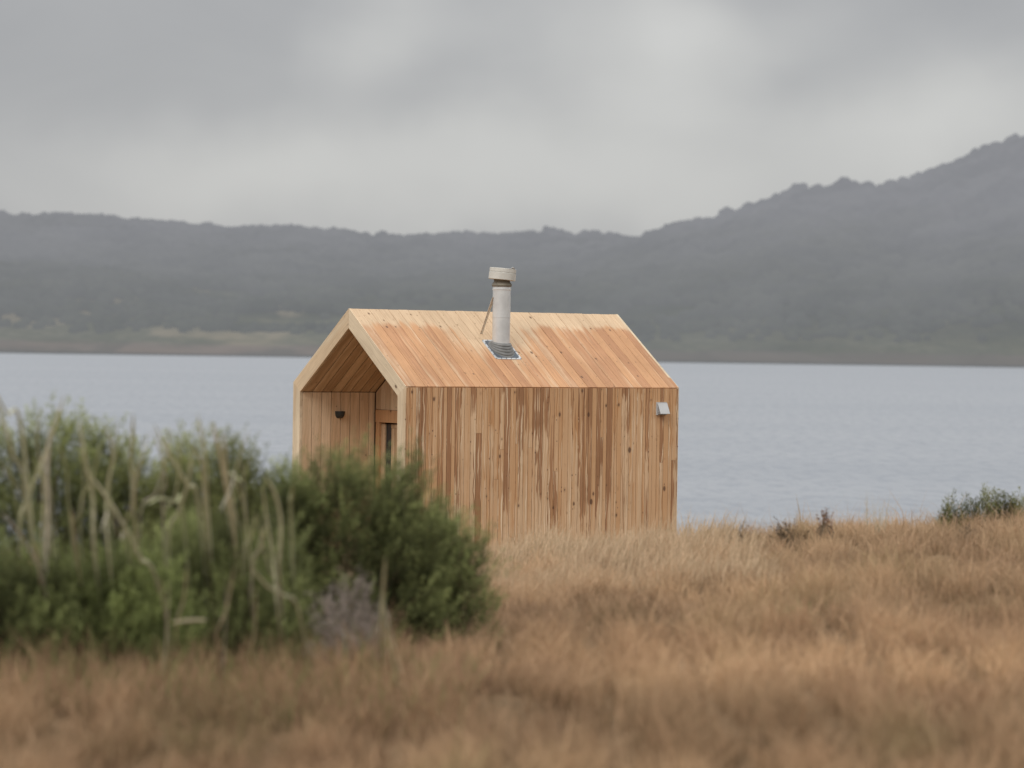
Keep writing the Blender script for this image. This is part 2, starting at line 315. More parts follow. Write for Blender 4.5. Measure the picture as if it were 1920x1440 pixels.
def painted_haze_mat(name, lo, hi, ridge, base=0.5):
    """woods and dry clearings, with mist painted on as emission that thickens up the slope"""
    t = NT(name); tc = t.n('ShaderNodeNewGeometry').outputs['Position']; sp = t.n('ShaderNodeSeparateXYZ'); t.l(tc, sp.inputs[0]); X, Y, Z = sp.outputs
    a = t.noise(tc, .011, 4, .6); b = t.noise(tc, .05, 4, .6); c3 = t.noise(tc, .3, 3, .6)
    m = t.n('ShaderNodeMapping'); t.l(tc, m.inputs[0]); m.inputs['Scale'].default_value = (.03, .02, .13); pa = t.noise(m.outputs[0], 1, 4, .62, .6)
    forest = t.mix(t.ramp(b, .35, .65), (.035, .045, .03), (.075, .085, .045))
    if not ridge:
        low = t.math('MULTIPLY', t.ramp(Z, 6, 17, 1, 0), 1.)
        scrub = t.mix(t.ramp(c3, .35, .65), (.11, .12, .07), (.19, .185, .12))
        forest = t.mix(t.math('MULTIPLY', low, t.ramp(a, .35, .6)), forest, scrub)
        clear = t.math('MULTIPLY', t.ramp(pa, .48, .66, 0, .75), t.ramp(Z, 20, 32, 1, 0)); clear = t.math('MULTIPLY', clear, t.ramp(X, -20, -75, 0.12, 1))
        forest = t.mix(clear, forest, (.40, .33, .22))
        bank = t.ramp(t.math('ADD', Z, t.math('MULTIPLY', t.math('SUBTRACT', b, .5), 2.5)), 2.6, 4.2, 1, 0)
        forest = t.mix(bank, forest, t.mix(t.math('MULTIPLY', t.ramp(pa, .4, .6), t.ramp(X, 20, -70, .35, 1)), (.13, .11, .09), (.25, .19, .155)))
        wet = t.ramp(Z, .3, .9, 1, 0); forest = t.mix(wet, forest, (.07, .07, .07))
    d = t.n('ShaderNodeBsdfDiffuse'); t.l(forest, d.inputs[0])
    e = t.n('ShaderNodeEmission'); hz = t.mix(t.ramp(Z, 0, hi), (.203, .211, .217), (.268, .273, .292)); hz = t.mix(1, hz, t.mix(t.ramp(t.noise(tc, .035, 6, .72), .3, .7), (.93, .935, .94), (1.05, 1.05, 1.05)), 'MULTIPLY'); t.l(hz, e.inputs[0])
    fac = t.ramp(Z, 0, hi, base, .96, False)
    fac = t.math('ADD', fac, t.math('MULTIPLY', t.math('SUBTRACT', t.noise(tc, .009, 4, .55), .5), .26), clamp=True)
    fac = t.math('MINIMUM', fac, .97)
    mx = t.n('ShaderNodeMixShader'); t.l(fac, mx.inputs[0]); t.l(d.outputs[0], mx.inputs[1]); t.l(e.outputs[0], mx.inputs[2]); t.done(mx); return t.m  # mist is a glow mixed into the surface colour, no air volume
M['hill'] = painted_haze_mat('hill_painted_haze', 0, 60, False, .71); M['forest'] = painted_haze_mat('forest_painted_haze', 0, 60, True, .78)
SHORE = 840
def hill_h(prof, Yr, X, Y, drop):
    """height of a hill whose crest stands at distance Yr with the given skyline"""
    px = 960+X/np.maximum(Y, 1)*F; py = np.interp(px, [p[0] for p in prof], [p[1] for p in prof])
    r = _F[2]+(px-960)/F*CR[2]-(py-720)/F*CU[2]
    top = EYE+r*Yr-drop
    sh = SHORE+6*np.sin(X*.02)+(vn(X*.01, 3.3+X*0, 2)-.5)*16
    s = np.clip((Y-sh)/(Yr-sh), -.2, 1.6)
    sp_ = np.where(s < 0, s*8, np.minimum(s/.05, 1)*3.2+np.maximum(top-3.2, 0)*np.where(s < .05, 0, ((s-.05)/.95).clip(0, 1)**.9))
    g = (vn(X*.012, Y*.012, 4)-.5)*16*np.clip(s*4, 0, 1)*np.clip((1-s)*3, 0, 1)
    back = np.clip(s-1, 0, 1)*-120
    return sp_+g+back
xs = np.arange(-520, 640, 5.); ys = np.concatenate([np.arange(800, 900, 3.), np.arange(900, 1500, 10.)])
gx, gy = np.meshgrid(xs, ys)
H = np.maximum(hill_h(LEFT, 1250, gx, gy, 5), hill_h(RIGHT, 1150, gx, gy, 5))
V = np.stack([gx, gy, H], -1).reshape(-1, 3)
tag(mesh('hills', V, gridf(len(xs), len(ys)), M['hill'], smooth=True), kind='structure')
# crowns of the far-off wood
import bmesh
def ico(sub):
    bm = bmesh.new(); bmesh.ops.create_icosphere(bm, subdivisions=sub, radius=1); v = np.array([q.co[:] for q in bm.verts]); f = np.array([[q.index for q in p.verts] for p in bm.faces]); bm.free(); return v, f
IV, IF = ico(2)
def crowns(P, R, seed=0):
    r = np.random.default_rng(seed); n = len(P); k = len(IV)
    d = 1+(r.random((n, k))-.5)*.5; v = IV[None]*d[..., None]*R[:, None, None]*np.array([1, 1, .8]); v = v+P[:, None]
    f = IF[None]+(np.arange(n)*k)[:, None, None]; return v.reshape(-1, 3), f.reshape(-1, 3)
def on_hill(X, Y): return np.maximum(hill_h(LEFT, 1250, X, Y, 5), hill_h(RIGHT, 1150, X, Y, 5))
n = 16000; Y = rng.uniform(870, 1252, n); X = rng.uniform(-.24, .24, n)*Y; h = on_hill(X, Y)
s = (Y-SHORE)/360; keep = (rng.random(n) < np.clip((h-3)/10, .22, 1)) & (vn(X*.02, Y*.03, 2)+np.clip((h-16)/40, 0, .5)+(X > -60)*.12 > .42) & (h > 3.5)
X, Y, h = X[keep], Y[keep], h[keep]; R = rng.uniform(1.8, 3.4, len(X))*np.clip(.35+h/40, .35, 1.)
P = np.stack([X, Y, h+R*.5], 1); v, f = crowns(P, R, 1)
# a closer row along both skylines, lumped in groups
Xr = []; 
for prof, Yr in ((LEFT, 1250), (RIGHT, 1150)):
    px = np.arange(-300, 2200, 3.2)+rng.uniform(-2, 2, len(np.arange(-300, 2200, 3.2))); x = (px-960)/F*Yr; y = Yr+rng.uniform(-6, 6, len(px)); h = hill_h(prof, Yr, x, np.minimum(y, Yr), 5)
    rr = rng.uniform(.8, 1.4, len(px))*(.6+.9*np.clip(vn(px*.02, px*0+Yr, 2)*2-.55, 0, 1.2))
    k = (vn(px*.013, px*0+Yr*2, 2) > .30) & (h > 15); Xr.append((np.stack([x, y, h+rr*.75+1.], 1)[k], rr[k]))
P2 = np.concatenate([q[0] for q in Xr]); R2 = np.concatenate([q[1] for q in Xr]); v2, f2 = crowns(P2, R2, 2)
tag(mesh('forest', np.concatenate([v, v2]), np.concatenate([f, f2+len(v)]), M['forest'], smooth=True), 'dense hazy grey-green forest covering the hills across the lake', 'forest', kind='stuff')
# single trees that stand out on the skyline
for (px, py, w_, lab) in [(1362, 388, 13, 'round hazy treetop where the right-hand hill steepens above the cabin roof end'), (387, 414, 12, 'lone domed tree on the left ridge skyline with a flat right side'),
                          (625, 424, 9, 'small hazy tree on the ridge just left above the cabin gable peak'), (718, 431, 10, 'low rounded tree on the ridge above the porch fascia'),
                          (1033, 423, 12, 'broad hazy treetop on the saddle skyline just right of the flue'), (1722, 321, 5, 'tiny lone shrubby tree on the bare crest of the high right hill'),
                          (1500, 342, 17, 'widest clump-like tree on the shoulder of the right hill'), (1585, 333, 13, 'domed tree right beside the dip in the right hill skyline')]:
    Yr = 1250 if px < 1185 else 1150; c = at(px, py, Yr-6); R0 = w_/F*Yr
    g0 = float(on_hill(np.array([c[0]]), np.array([Yr-6.]))[0]); top = c[2]+.3
    th = empty('ridge_tree', (c[0], Yr-6, g0-.5)); tag(th, lab, 'tree', 'single trees on the far skyline')
    k = 16; P = rng.normal(0, .38, (k, 3))*R0; P[:, 2] = np.abs(P[:, 2])*.6; P[:, 2] += top-R0*.75-g0; RR = rng.uniform(.32, .55, k)*R0
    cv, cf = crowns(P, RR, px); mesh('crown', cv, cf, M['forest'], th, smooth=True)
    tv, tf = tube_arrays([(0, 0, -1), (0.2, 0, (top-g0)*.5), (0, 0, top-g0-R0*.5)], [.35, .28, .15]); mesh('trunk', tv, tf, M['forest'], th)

# ------------------------------------------------------------------ the cabin
W, L, RISE, HE, TW = 2.6, 3.947, .901, 2.45, .17
NEAR = CAM+np.array([-1.22496, 34.4862, -.50294])
BASEZ = NEAR[2]-HE
cabin = empty('timber_cabin', (NEAR[0], NEAR[1], BASEZ), TH)
tag(cabin, 'small gabled larch-clad cabin with open porch and steel flue standing before the lake', 'cabin')
# local frame: x along the ridge (0 = porch front), y towards the left wall, z up
ca, sa = math.cos(TH), math.sin(TH)
def loc2(p): d = np.asarray(p)-np.array([NEAR[0], NEAR[1], BASEZ]); return np.array([d[0]*ca+d[1]*sa, -d[0]*sa+d[1]*ca, d[2]])
PA = math.atan2(RISE, W/2); cp, sp_ = math.cos(PA), math.sin(PA); SL = (W/2)/cp; TR = .19; VT = TR/cp
def hit(px, py, P0, N):                       # picture ray onto a plane given in local coordinates
    o = loc2(CAM); d = loc2(CAM+ray(px, py))-o; s = np.dot(P0-o, N)/np.dot(d, N); return o+d*s
def rt(): return (random.random(), random.random(), random.random())
GAP = .0045
def planks(name, mat, parent, o, ex, ey, ez, width, height, bw, th=.02, top=None, bottom=None, rnd=0, split=0, gap=.0045):
    """boards side by side along ex, each running along ey; top/bottom may be functions of the cross position"""
    mb = MB(); a = 0; o = np.array(o, float); ex, ey, ez = [np.array(q, float) for q in (ex, ey, ez)]
    ws = []
    while a < width-1e-6:
        b_ = bw*(1+random.uniform(-rnd, rnd)); b_ = min(b_, width-a)
        if width-a-b_ < bw*.35: b_ = width-a
        ws.append((a, a+b_)); a += b_
    for (a0, a1) in ws:
        t0 = top(a0) if top else height; t1 = top(a1) if top else height; q0 = bottom(a0) if bottom else 0; q1 = bottom(a1) if bottom else 0
        l, r = a0+gap/2, a1-gap/2; z = random.uniform(0, .0035)
        cuts = []
        if split and random.random() < split: cuts = [random.uniform(.2, .8)*height]
        ye = [None]+cuts+[None]
        for i in range(len(ye)-1):
            b0, b1 = (q0, q1) if ye[i] is None else (ye[i]+.001,)*2; u0, u1 = (t0, t1) if ye[i+1] is None else (ye[i+1]-.001,)*2
            mb.prism([(l, b0), (r, b1), (r, u1), (l, u0)], o+ez*z, ex, ey, ez, th+z, rt(), .0015)
    return mb.build(name, mat, parent)
EX, EY, EZ = np.eye(3)
# structural core just behind the boards (one part: the shell)
def shell():
    mb = MB(); e = .021
    def ring(x0, x1, inner):                 # extruded house outline with the porch/room hollow
        zo = lambda y: HE+min(y, W-y)/(W/2)*RISE
        out = [(e, 0), (e, HE-.01), (W/2, HE+RISE-e/cp-.005), (W-e, HE-.01), (W-e, 0)]
        zi = HE+TW*RISE/(W/2)-VT
        inn = [(TW-e, 0), (TW-e, zi+.0), (W/2, HE+RISE-VT+e*.6), (W-TW+e, zi), (W-TW+e, 0)]
        for i in range(4):
            a, b = out[i], out[i+1]; c, d = inn[i], inn[i+1]
            for q, (A, B) in enumerate(((a, b), (d, c))): mb.face([(x0, *A), (x1, *A), (x1, *B), (x0, *B)])
            mb.face([(x0, *a), (x0, *b), (x0, *d), (x0, *c)]); mb.face([(x1, *a), (x1, *c), (x1, *d), (x1, *b)])
    ring(.03, L-.03, True)
    return mb.build('shell_core', M['core'], cabin)
shell()
planks('side_wall', M['side'], cabin, (0.003, 0, 0), EX, EZ, -EY, L-.006, HE-.012, .062, .02, rnd=.45, split=.28)
planks('far_side_wall', M['side'], cabin, (L, W, 0), -EX, EZ, EY, L, HE-.012, .068, .02, rnd=.4)
# roof: ex along ridge, ey up the slope measured so v = distance below the ridge
def roof(name, side):
    if side == 0: o = (0, W/2, HE+RISE); ey = np.array([0, -cp, -sp_]); ez = np.array([0, -sp_, cp]); ex = EX; oo = np.array(o)
    else: o = (0, W/2, HE+RISE); ey = np.array([0, cp, -sp_]); ez = np.array([0, sp_, cp]); ex = EX; oo = np.array(o)
    mb = MB(); n = 29; bw = L/n
    for i in range(n):
        l, r = i*bw+GAP/2, (i+1)*bw-GAP/2; z = random.uniform(0, .003); t_ = random.uniform(-.004, .004)
        poly = [(l, t_+.004), (r, t_+.004), (r, SL+.001), (l, SL+.001)]
        if side == 0: poly = poly[::-1]
        mb.prism(poly, oo+ez*z, ex, ey, ez, .02+z, rt(), .0015)
    return mb.build(name, M['roof'], cabin)
rf = roof('roof', 0); roof('far_roof', 1)
# porch dims
PD = 1.07
zi_e = HE+TW*RISE/(W/2)-VT; zi_r = HE+RISE-VT; SLI = (W/2-TW)/cp
planks('porch_wall', M['inner'], cabin, (0.03, W-TW, 0), EX, EZ, -EY, PD-.03, zi_e-.006, .136, .018, gap=.008)
planks('porch_wall', M['inner'], cabin, (PD, TW, 0), -EX, EZ, EY, PD-.03, zi_e-.006, .136, .018, gap=.008)
# soffits run eave to ridge
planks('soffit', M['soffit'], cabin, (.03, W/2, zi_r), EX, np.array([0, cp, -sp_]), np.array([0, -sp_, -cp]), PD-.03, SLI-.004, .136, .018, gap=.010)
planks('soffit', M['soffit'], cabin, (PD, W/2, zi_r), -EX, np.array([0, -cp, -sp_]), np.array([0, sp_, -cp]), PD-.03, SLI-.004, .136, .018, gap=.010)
# porch back wall above and beside the door
DH, DW, HB = 1.965, .98, .155          # door opening height, width, header height
yl = W-TW-.018
ztop = lambda y: zi_r-abs(y-W/2)*RISE/(W/2)-.02
planks('entrance_wall', M['inner'], cabin, (PD, yl, 0), -EY, EZ, -EX, yl-TW-.018, 3, .115, .02, top=lambda a: ztop(yl-a), bottom=lambda a: 0 if a > DW+.06 else DH+HB+.003)
mb = MB(); mb.box((PD+.022, TW, 0), (PD+.06, W-TW-DW-.10, DH+HB)); mb.box((PD+.022, TW+.05, DH+HB-.02), (PD+.06, W-TW-.05, zi_e-.02)); mb.build('stud_wall', M['core'], cabin)
df = empty('door_frame', (0, 0, 0)); df.parent = cabin
mb = MB(); mb.prism([(0, 0), (DW+.05, 0), (DW+.05, HB), (0, HB)], (PD-.012, yl-.012, DH), -EY, EZ, -EX, .09, rt(), .003); mb.build('header', M['header'], df)
for a in (0, DW-.025):
    mb = MB(); mb.prism([(a, 0), (a+.075, 0), (a+.075, DH-.002), (a, DH-.002)], (PD-.006, yl-.012, 0), -EY, EZ, -EX, .09, rt(), .003); mb.build('jamb', M['header'], df)
dr = empty('door', (0, 0, 0)); dr.parent = cabin
for (a, b_, z0, z1) in ((.077, .165, .02, DH-.02), (DW-.13, DW-.027, .02, DH-.02), (.307, DW-.132, .02, .16), (.307, DW-.132, DH-.07, DH-.02)):
    mb = MB(); mb.prism([(a, z0), (b_, z0), (b_, z1), (a, z1)], (PD+.03, yl-.012, 0), -EY, EZ, -EX, .045, rt(), .003); mb.build('stile' if z1-z0 > 1 else 'rail', M['soffit'], dr)
mb = MB(); mb.box((PD+.050, yl-.012-.307, .02), (PD+.056, yl-.012-.167, DH-.02)); mb.build('pane', M['glass'], dr)
planks('reflected_boards', M['soffit'], dr, (PD+.036, yl-.012-.307, .162), -EY, EZ, -EX, DW-.132-.307, DH-.07-.164, .085, .02, gap=.008)  # solid boards standing in for the board reflections in the door glass
hv, hf = tube_arrays([(PD+.03, yl-DW+.09, .95), (PD-.02, yl-DW+.09, .95), (PD-.02, yl-DW+.19, .95)], [.009]*3, 8); mesh('handle', hv, hf, M['black'], dr)
# curtain seen through the glass, room floor
mb = MB()
for k in range(16):
    y = yl-.2-k*.042; mb.box((PD+.11+.02*(k % 2), y-.034, .03), (PD+.13+.02*(k % 2), y, DH-.05), rt())
# front fascia: two posts, two rakes with mitred joints, 6 mm proud
FX = -.004
def fascia(poly, flip=False, x=FX, nrm=-EX, nm='fascia_board'):
    mb = MB(); p = [(a, b) for a, b in poly]; mb.prism(p, (x, 0, 0), EY, EZ, nrm, .032, rt()); 
    o = mb.build(nm, M['fascia'], cabin); me = o.data
    # run the grain along the board
    A = np.array(poly[0]); B = np.array(poly[-1] if not flip else poly[1]); d = B-A; d = d/np.linalg.norm(d); q = np.array([d[1], -d[0]])
    uvl = me.uv_layers[0].data
    for l in me.loops:
        c = np.array(me.vertices[l.vertex_index].co[1:3]); uvl[l.index].uv = (float(c@q), float(c@d))
zt = HE+.001; pk = HE+RISE+.002
for x, nrm in ((FX, -EX), (L+.004, EX)):
    fascia([(.0, 0), (0, zt), (TW, zi_e), (TW, 0)], True, x, nrm)
    fascia([(W, 0), (W, zt), (W-TW, zi_e), (W-TW, 0)], True, x, nrm)
    g1 = .0015
    fascia([(0, zt+g1), (W/2-g1, pk), (W/2-g1, zi_r), (TW, zi_e+g1)], True, x, nrm)
    fascia([(W, zt+g1), (W/2+g1, pk), (W/2+g1, zi_r), (W-TW, zi_e+g1)], True, x, nrm)
planks('rear_wall', M['inner'], cabin, (L-.03, TW, 0), EY, EZ, EX, W-2*TW, 3, .136, .02, top=lambda a: ztop(TW+a)+.0)
mb = MB(); mb.box((-.02, .0, -.16), (L+.02, W, -.02), rt()); mb.build('chassis', M['core'], cabin)
planks('porch_deck', M['inner'], cabin, (0.0, TW, .012), EX, EY, EZ, PD+.05, W-2*TW, .12, .03)
mb = MB(); mb.box((PD+.05, TW, -.018), (L-.05, W-TW, .0)); mb.build('room_floor', M['room'], cabin)
# wall lamp on the left porch wall: half-round downlight
lp = hit(636.5, 777, np.array([0, W-TW, 0]), EY)
lamp = empty('wall_lamp', (lp[0], W-TW, lp[2])); lamp.parent = cabin
v = []; f = []; n = 20; m = 8
for j in range(m+1):
    ph = j/m*math.pi/2
    for i in range(n+1):
        a = math.pi*i/n; r = .066*math.cos(ph)**.45; v.append((r*math.cos(a), -.002-.075*math.sin(a)*math.cos(ph), .040-.088*math.sin(ph)))
for j in range(m):
    for i in range(n): q = j*(n+1)+i; f.append([q, q+1, q+n+2, q+n+1])
mesh('lamp_shade', v, f, M['black'], lamp, smooth=True)
v = [(.064*math.cos(math.pi*i/n), -.004-.071*math.sin(math.pi*i/n), .041) for i in range(n+1)]; mesh('lens', v, [list(range(n+1))], M['lens'], lamp)
mb = MB(); mb.box((-.050, -.006, .0), (.050, .0, .04)); mb.build('back_plate', M['black'], lamp)
# exhaust vent on the side wall
vp = hit(1239, 766, np.array([0, 0, 0]), EY)
vent = empty('exhaust_vent', (vp[0], -.002, vp[2])); vent.parent = cabin
hw, hh = .074, .078; mb = MB()
for lo, hi in (((-hw, -.022, hh-.012), (hw, 0, hh)), ((-hw, -.022, -hh), (hw, 0, -hh+.012)), ((-hw, -.022, -hh+.012), (-hw+.012, 0, hh-.012)), ((hw-.012, -.022, -hh+.012), (hw, 0, hh-.012))): mb.box(lo, hi)
mb.build('vent_frame', M['vent'], vent)
mb = MB(); mb.box((-hw+.012, -.006, -hh+.012), (hw-.012, -.001, hh-.012)); mb.build('duct', M['ventd'], vent)
ang = math.radians(26); mb = MB(); FL = .142
ey = np.array([0, -math.sin(ang), -math.cos(ang)]); ez = np.array([0, -math.cos(ang), math.sin(ang)]); o0 = np.array([0, -.024, hh-.012])
mb.prism([(-hw+.008, 0), (-hw+.008, FL), (hw+.004, FL), (hw+.004, 0)], o0, EX, ey, ez, .004)
for s_ in (-1, 1):                            # cheeks of the hood
    x = (-hw+.010) if s_ < 0 else (hw+.001); e = o0+ey*FL
    mb.face([(x, -.024, hh-.012), tuple(e*[0, 1, 1]+[x, 0, 0]), (x, -.022, e[2])]); mb.face([(x, -.022, e[2]), tuple(e*[0, 1, 1]+[x, 0, 0]), (x, -.024, hh-.012)])
mb.build('flap', M['vent'], vent)

# the flue
RN = np.array([0, -sp_, cp]); RP = np.array([0, W/2, HE+RISE])
tl = hit(903.7, 638.6, RP, RN); bl_ = hit(929.4, 674.7, RP, RN); br = hit(977.4, 674, RP, RN)
pc = (tl+br)/2; PW = (abs(br[0]-bl_[0])); PH = np.linalg.norm(tl-bl_)
print('flue', pc, PW, PH); FLUE_U[0] = pc[0]
fc = pc+np.array([.0, .015, .01])
flue = empty('flue', (fc[0], fc[1], fc[2]), 0); flue.parent = cabin
topz = lambda py: loc2(at(945, py, 35.4))[2]-fc[2]
z_top = topz(501); z_capb = topz(523); z_col = topz(533); z_seam = topz(594)
R0 = .107
lathe('pipe', [(R0, -.12), (R0, z_seam-.004), (R0+.003, z_seam-.003), (R0+.003, z_seam+.003), (R0+.001, z_seam+.004), (R0+.001, z_col-.06), (R0+.006, z_col-.055), (R0+.006, z_col-.045), (R0+.002, z_col-.04), (R0+.002, z_col)], M['steel'], flue, 48)
lathe('collar', [(R0+.004, z_col-.02), (R0+.016, z_col-.005), (R0+.012, z_col+.015), (R0-.01, z_col+.04), (R0-.01, z_capb+.03)], M['collar'], flue, 48)
Tc = Matrix.Translation((0, 0, z_capb)) @ Matrix.Rotation(math.radians(4.5), 4, 'Y') @ Matrix.Rotation(math.radians(2), 4, 'X')
hC = z_top-z_capb
cap = lathe('flue_cap', [(.05, .0), (.155, .0), (.163, .004), (.163, hC*.60), (.160, hC*.63), (.156, hC*.64), (.156, hC*.67), (.161, hC*.68), (.160, hC*.97), (.155, hC), (.150, hC), (.146, hC*.72), (.03, hC*.70)], M['cap'], flue, 56, Tc)
# dented corner of the lid, folded down into the rim
v = []; f = []
for i in range(13):
    a = math.radians(-95+i*6.5); v += [(.162*math.cos(a), .162*math.sin(a), hC*(1.0+.20*math.exp(-((i-3)/1.6)**2)-.10*math.exp(-((i-8)/2.5)**2))), (.10*math.cos(a), .10*math.sin(a), hC*(.80-.06*(i % 2)))]
for i in range(12): f.append([2*i, 2*i+2, 2*i+3, 2*i+1])
o = mesh('bent_lid', [tuple(Tc @ Vector(q)) for q in v], f, M['steel'], flue, smooth=True); o.modifiers.new('s', 'SOLIDIFY').thickness = .003
# flashing: plate, pad, stepped boot (laid on the slope)
Rm = Matrix.Translation((0, 0, 0))
def sl(a, b, h): return pc-fc+EX*a+np.array([0, -cp, -sp_])*b+RN*h
fl = flue
mb = MB(); hw, hh = PW/2, PH/2
def rr(hw, hh, c=.02): return [(-hw+c, -hh), (hw-c, -hh), (hw, -hh+c), (hw, hh-c), (hw-c, hh), (-hw+c, hh), (-hw, hh-c), (-hw, -hh+c)]
dn = np.array([0, -cp, -sp_])
mb.prism([(a, b) for a, b in rr(hw, hh)][::-1], sl(0, 0, .009), EX, dn, RN, .006); mb.build('flashing_plate', M['plate'], fl)
mb = MB(); mb.prism(rr(hw-.026, hh-.026)[::-1], sl(0, 0, .013), EX, dn, RN, .004); mb.build('rubber_pad', M['slate'], fl)
first = None; spots = [(q*(hw-.014), e_*(hh-.013)) for q in (-1, -.6, -.2, .2, .6, 1) for e_ in (-1, 1)]+[(e_*(hw-.013), q*(hh-.014)) for q in (-.6, -.2, .2, .6) for e_ in (-1, 1)]
for a, b in spots:
    if first is None:
        mb = MB(); mb.prism([(.006*math.cos(k*math.pi/3), .006*math.sin(k*math.pi/3)) for k in range(6)][::-1], (0, 0, 0), EX, dn, RN, .006); o = first = mb.build('bolt', M['bolt'], fl)
    else: o = first.copy(); COL.objects.link(o); o.parent = fl
    o.location = tuple(sl(a, b, .015))
# boot: rings morphing from the slope plane to horizontal around the pipe
v = []; f = []; n = 48; prof = []
steps = 5
for i in range(steps):
    s0 = i/steps; s1 = (i+1)/steps; prof += [(s0, 0), (s0+.12/steps, 1), (s1-.42/steps, 1), (s1-.3/steps, 0)]
prof.append((1, 0)); prof.append((1.02, -1))
for (s, k_) in prof:
    s = min(s, 1); r = .160*(1-s)+(R0+.004)*s+(.010 if k_ == 1 else (-.006 if k_ == -1 else 0)); tilt = (1-s*.75)
    for k in range(n):
        a = 2*math.pi*k/n; x, y = r*math.cos(a), r*math.sin(a); zpl = y*(sp_/cp)*tilt
        v.append((x, y, zpl+.0+.012+s*.085+(pc-fc)[2]*.0-.01))
for i in range(len(prof)-1):
    for k in range(n): k2 = (k+1) % n; f.append([i*n+k, i*n+k2, (i+1)*n+k2, (i+1)*n+k])
o = mesh('boot', v, f, M['rubber'], fl, smooth=True); o.modifiers.new('e', 'EDGE_SPLIT').split_angle = math.radians(30)
# strut from the pipe to the upper roof
ft = hit(902, 626, RP, RN)-fc; tp = np.array([-R0*.9, .03, topz(556)])
br_ = flue
d = ft-tp; ln = np.linalg.norm(d); d /= ln; q = np.cross(d, [0, 1, 0]); q /= np.linalg.norm(q); r_ = np.cross(d, q)
def strut(nm, w0, w1, t0, t1, mat):
    mb = MB(); mb.prism([(w0, 0), (w1, 0), (w1, ln), (w0, ln)], tp+r_*t1, q, d, r_, t1-t0); mb.build(nm, mat, br_)
strut('angle_flange', -.018, .018, 0, .003, M['strut']); strut('angle_web', -.018, -.012, .004, .010, M['strutd'])

# ------------------------------------------------------------------ grass
def attr_mat(name, rough=.8, trans=.25, mul=1):
    t = NT(name); a = t.n('ShaderNodeAttribute', attribute_name='tint').outputs[0]
    n_ = t.noise(t.n('ShaderNodeNewGeometry').outputs['Position'], 40, 2); c = t.mix(t.ramp(n_, .3, .7), a, t.mix(1, a, (.72, .74, .7), 'MULTIPLY'))
    d = t.bsdf(c, rough, 0, .2); tr = t.n('ShaderNodeBsdfTranslucent'); t.l(c, tr.inputs[0]); mx = t.n('ShaderNodeMixShader', i_0=trans); t.l(d.outputs[0], mx.inputs[1]); t.l(tr.outputs[0], mx.inputs[2]); t.done(mx); return t.m
M['grass'] = attr_mat('dry_grass_blades'); M['leaf'] = attr_mat('shrub_leaves', .65, .32); M['stalk'] = attr_mat('dead_stalks', .7, .1)

def blades(X, Y, Z, hgt, wid, lean, az, col, head=None):
    """5-vertex tapered bent blades; arrays of length n"""
    n = len(X); B = np.stack([X, Y, Z], 1); d = np.stack([np.cos(az), np.sin(az), 0*az], 1); fa = rng.uniform(0, math.pi, n); sde = np.stack([np.cos(fa), np.sin(fa), 0*fa], 1)
    up = np.array([0, 0, 1.]); hg = hgt[:, None]; le = lean[:, None]*hg
    m = B+up*hg*.55+d*le*.30; tp = B+up*hg*(1-.25*lean[:, None]**2)+d*le
    wd = wid[:, None]; wm = wd*.75 if head is None else wd*.75+head[:, None]
    V = np.stack([B-sde*wd/2, B+sde*wd/2, m+sde*wm/2, m-sde*wm/2, tp], 1)
    i = np.arange(n)*5
    q = np.stack([i, i+1, i+2, i+3], 1); tr = np.stack([i+3, i+2, i+4, i+4], 1)
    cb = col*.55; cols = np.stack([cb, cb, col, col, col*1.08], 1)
    return V.reshape(-1, 3), q, tr, cols.reshape(-1, 3)
def build_blades(name, parts, mat, parent=None):
    Vs, Fs, Cs = [], [], []; b = 0
    for V, q, tr, c in parts:
        Vs.append(V); Cs.append(c); Fs.append(np.concatenate([np.hstack([q[:, :3]]), np.stack([q[:, 0], q[:, 2], q[:, 3]], 1), tr[:, :3]])+b); b += len(V)
    return mesh(name, np.concatenate(Vs), np.concatenate(Fs), mat, parent, tint=np.concatenate(Cs))
def grass_patch(n, y0, y1, marg):
    Y = np.sqrt(rng.uniform(y0**1.6, y1**1.6, n*1)**(2/1.6)); X = rng.uniform(-1, 1, n)*(.175*Y+marg)
    return X, Y
N = 430000
Y = (rng.uniform(5.5**1.5, 31**1.5, N))**(1/1.5); X = rng.uniform(-1, 1, N)*(.18*Y+1.3)
# clumping: draw the blades towards tussock centres
cx, cy = X*2.2, Y*2.2; jx = np.floor(cx)+_L[(np.floor(cx)).astype(int) % 256, np.floor(cy).astype(int) % 256]; jy = np.floor(cy)+_L[(np.floor(cx)+77).astype(int) % 256, np.floor(cy).astype(int) % 256]
k = rng.uniform(0, .55, N); X = X*(1-k)+jx/2.2*k; Y = Y*(1-k)+jy/2.2*k
Z = gz(X, Y); patch = vn(X*1.5, Y*.75, 3); fine = vn(X*5+40, Y*5, 2); big = vn(X*.35+3, Y*.3+8, 2)
hgt = (.09+.22*fine+.16*(patch-.5))*rng.uniform(.55, 1.2, N); hgt *= np.where(Y < 15, .9, 1.)
tall = rng.random(N) < .03; hgt = np.where(tall, hgt*1.5+.03, hgt)
straw = np.array([.69, .465, .285]); brown = np.array([.36, .225, .14]); pale = np.array([.71, .525, .355]); green = np.array([.20, .215, .085]); red = np.array([.60, .37, .23])
a = np.clip((patch-.36)/.3+rng.normal(0, .25, N), 0, 1)[:, None]; col = brown*(1-a)+straw*a; col = col*(.66+.60*np.clip((vn(X*.9+70, Y*.5+9, 2)-.25)*2, 0, 1))[:, None]
rr_ = np.clip((fine-.4)*2+rng.normal(0, .3, N), 0, .7)[:, None]; col = col*(1-rr_)+red*rr_*.6+straw*rr_*.4
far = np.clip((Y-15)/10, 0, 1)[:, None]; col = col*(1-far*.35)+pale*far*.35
near = np.clip((15-Y)/6, 0, 1)[:, None]; col = col*(1-near*.10)
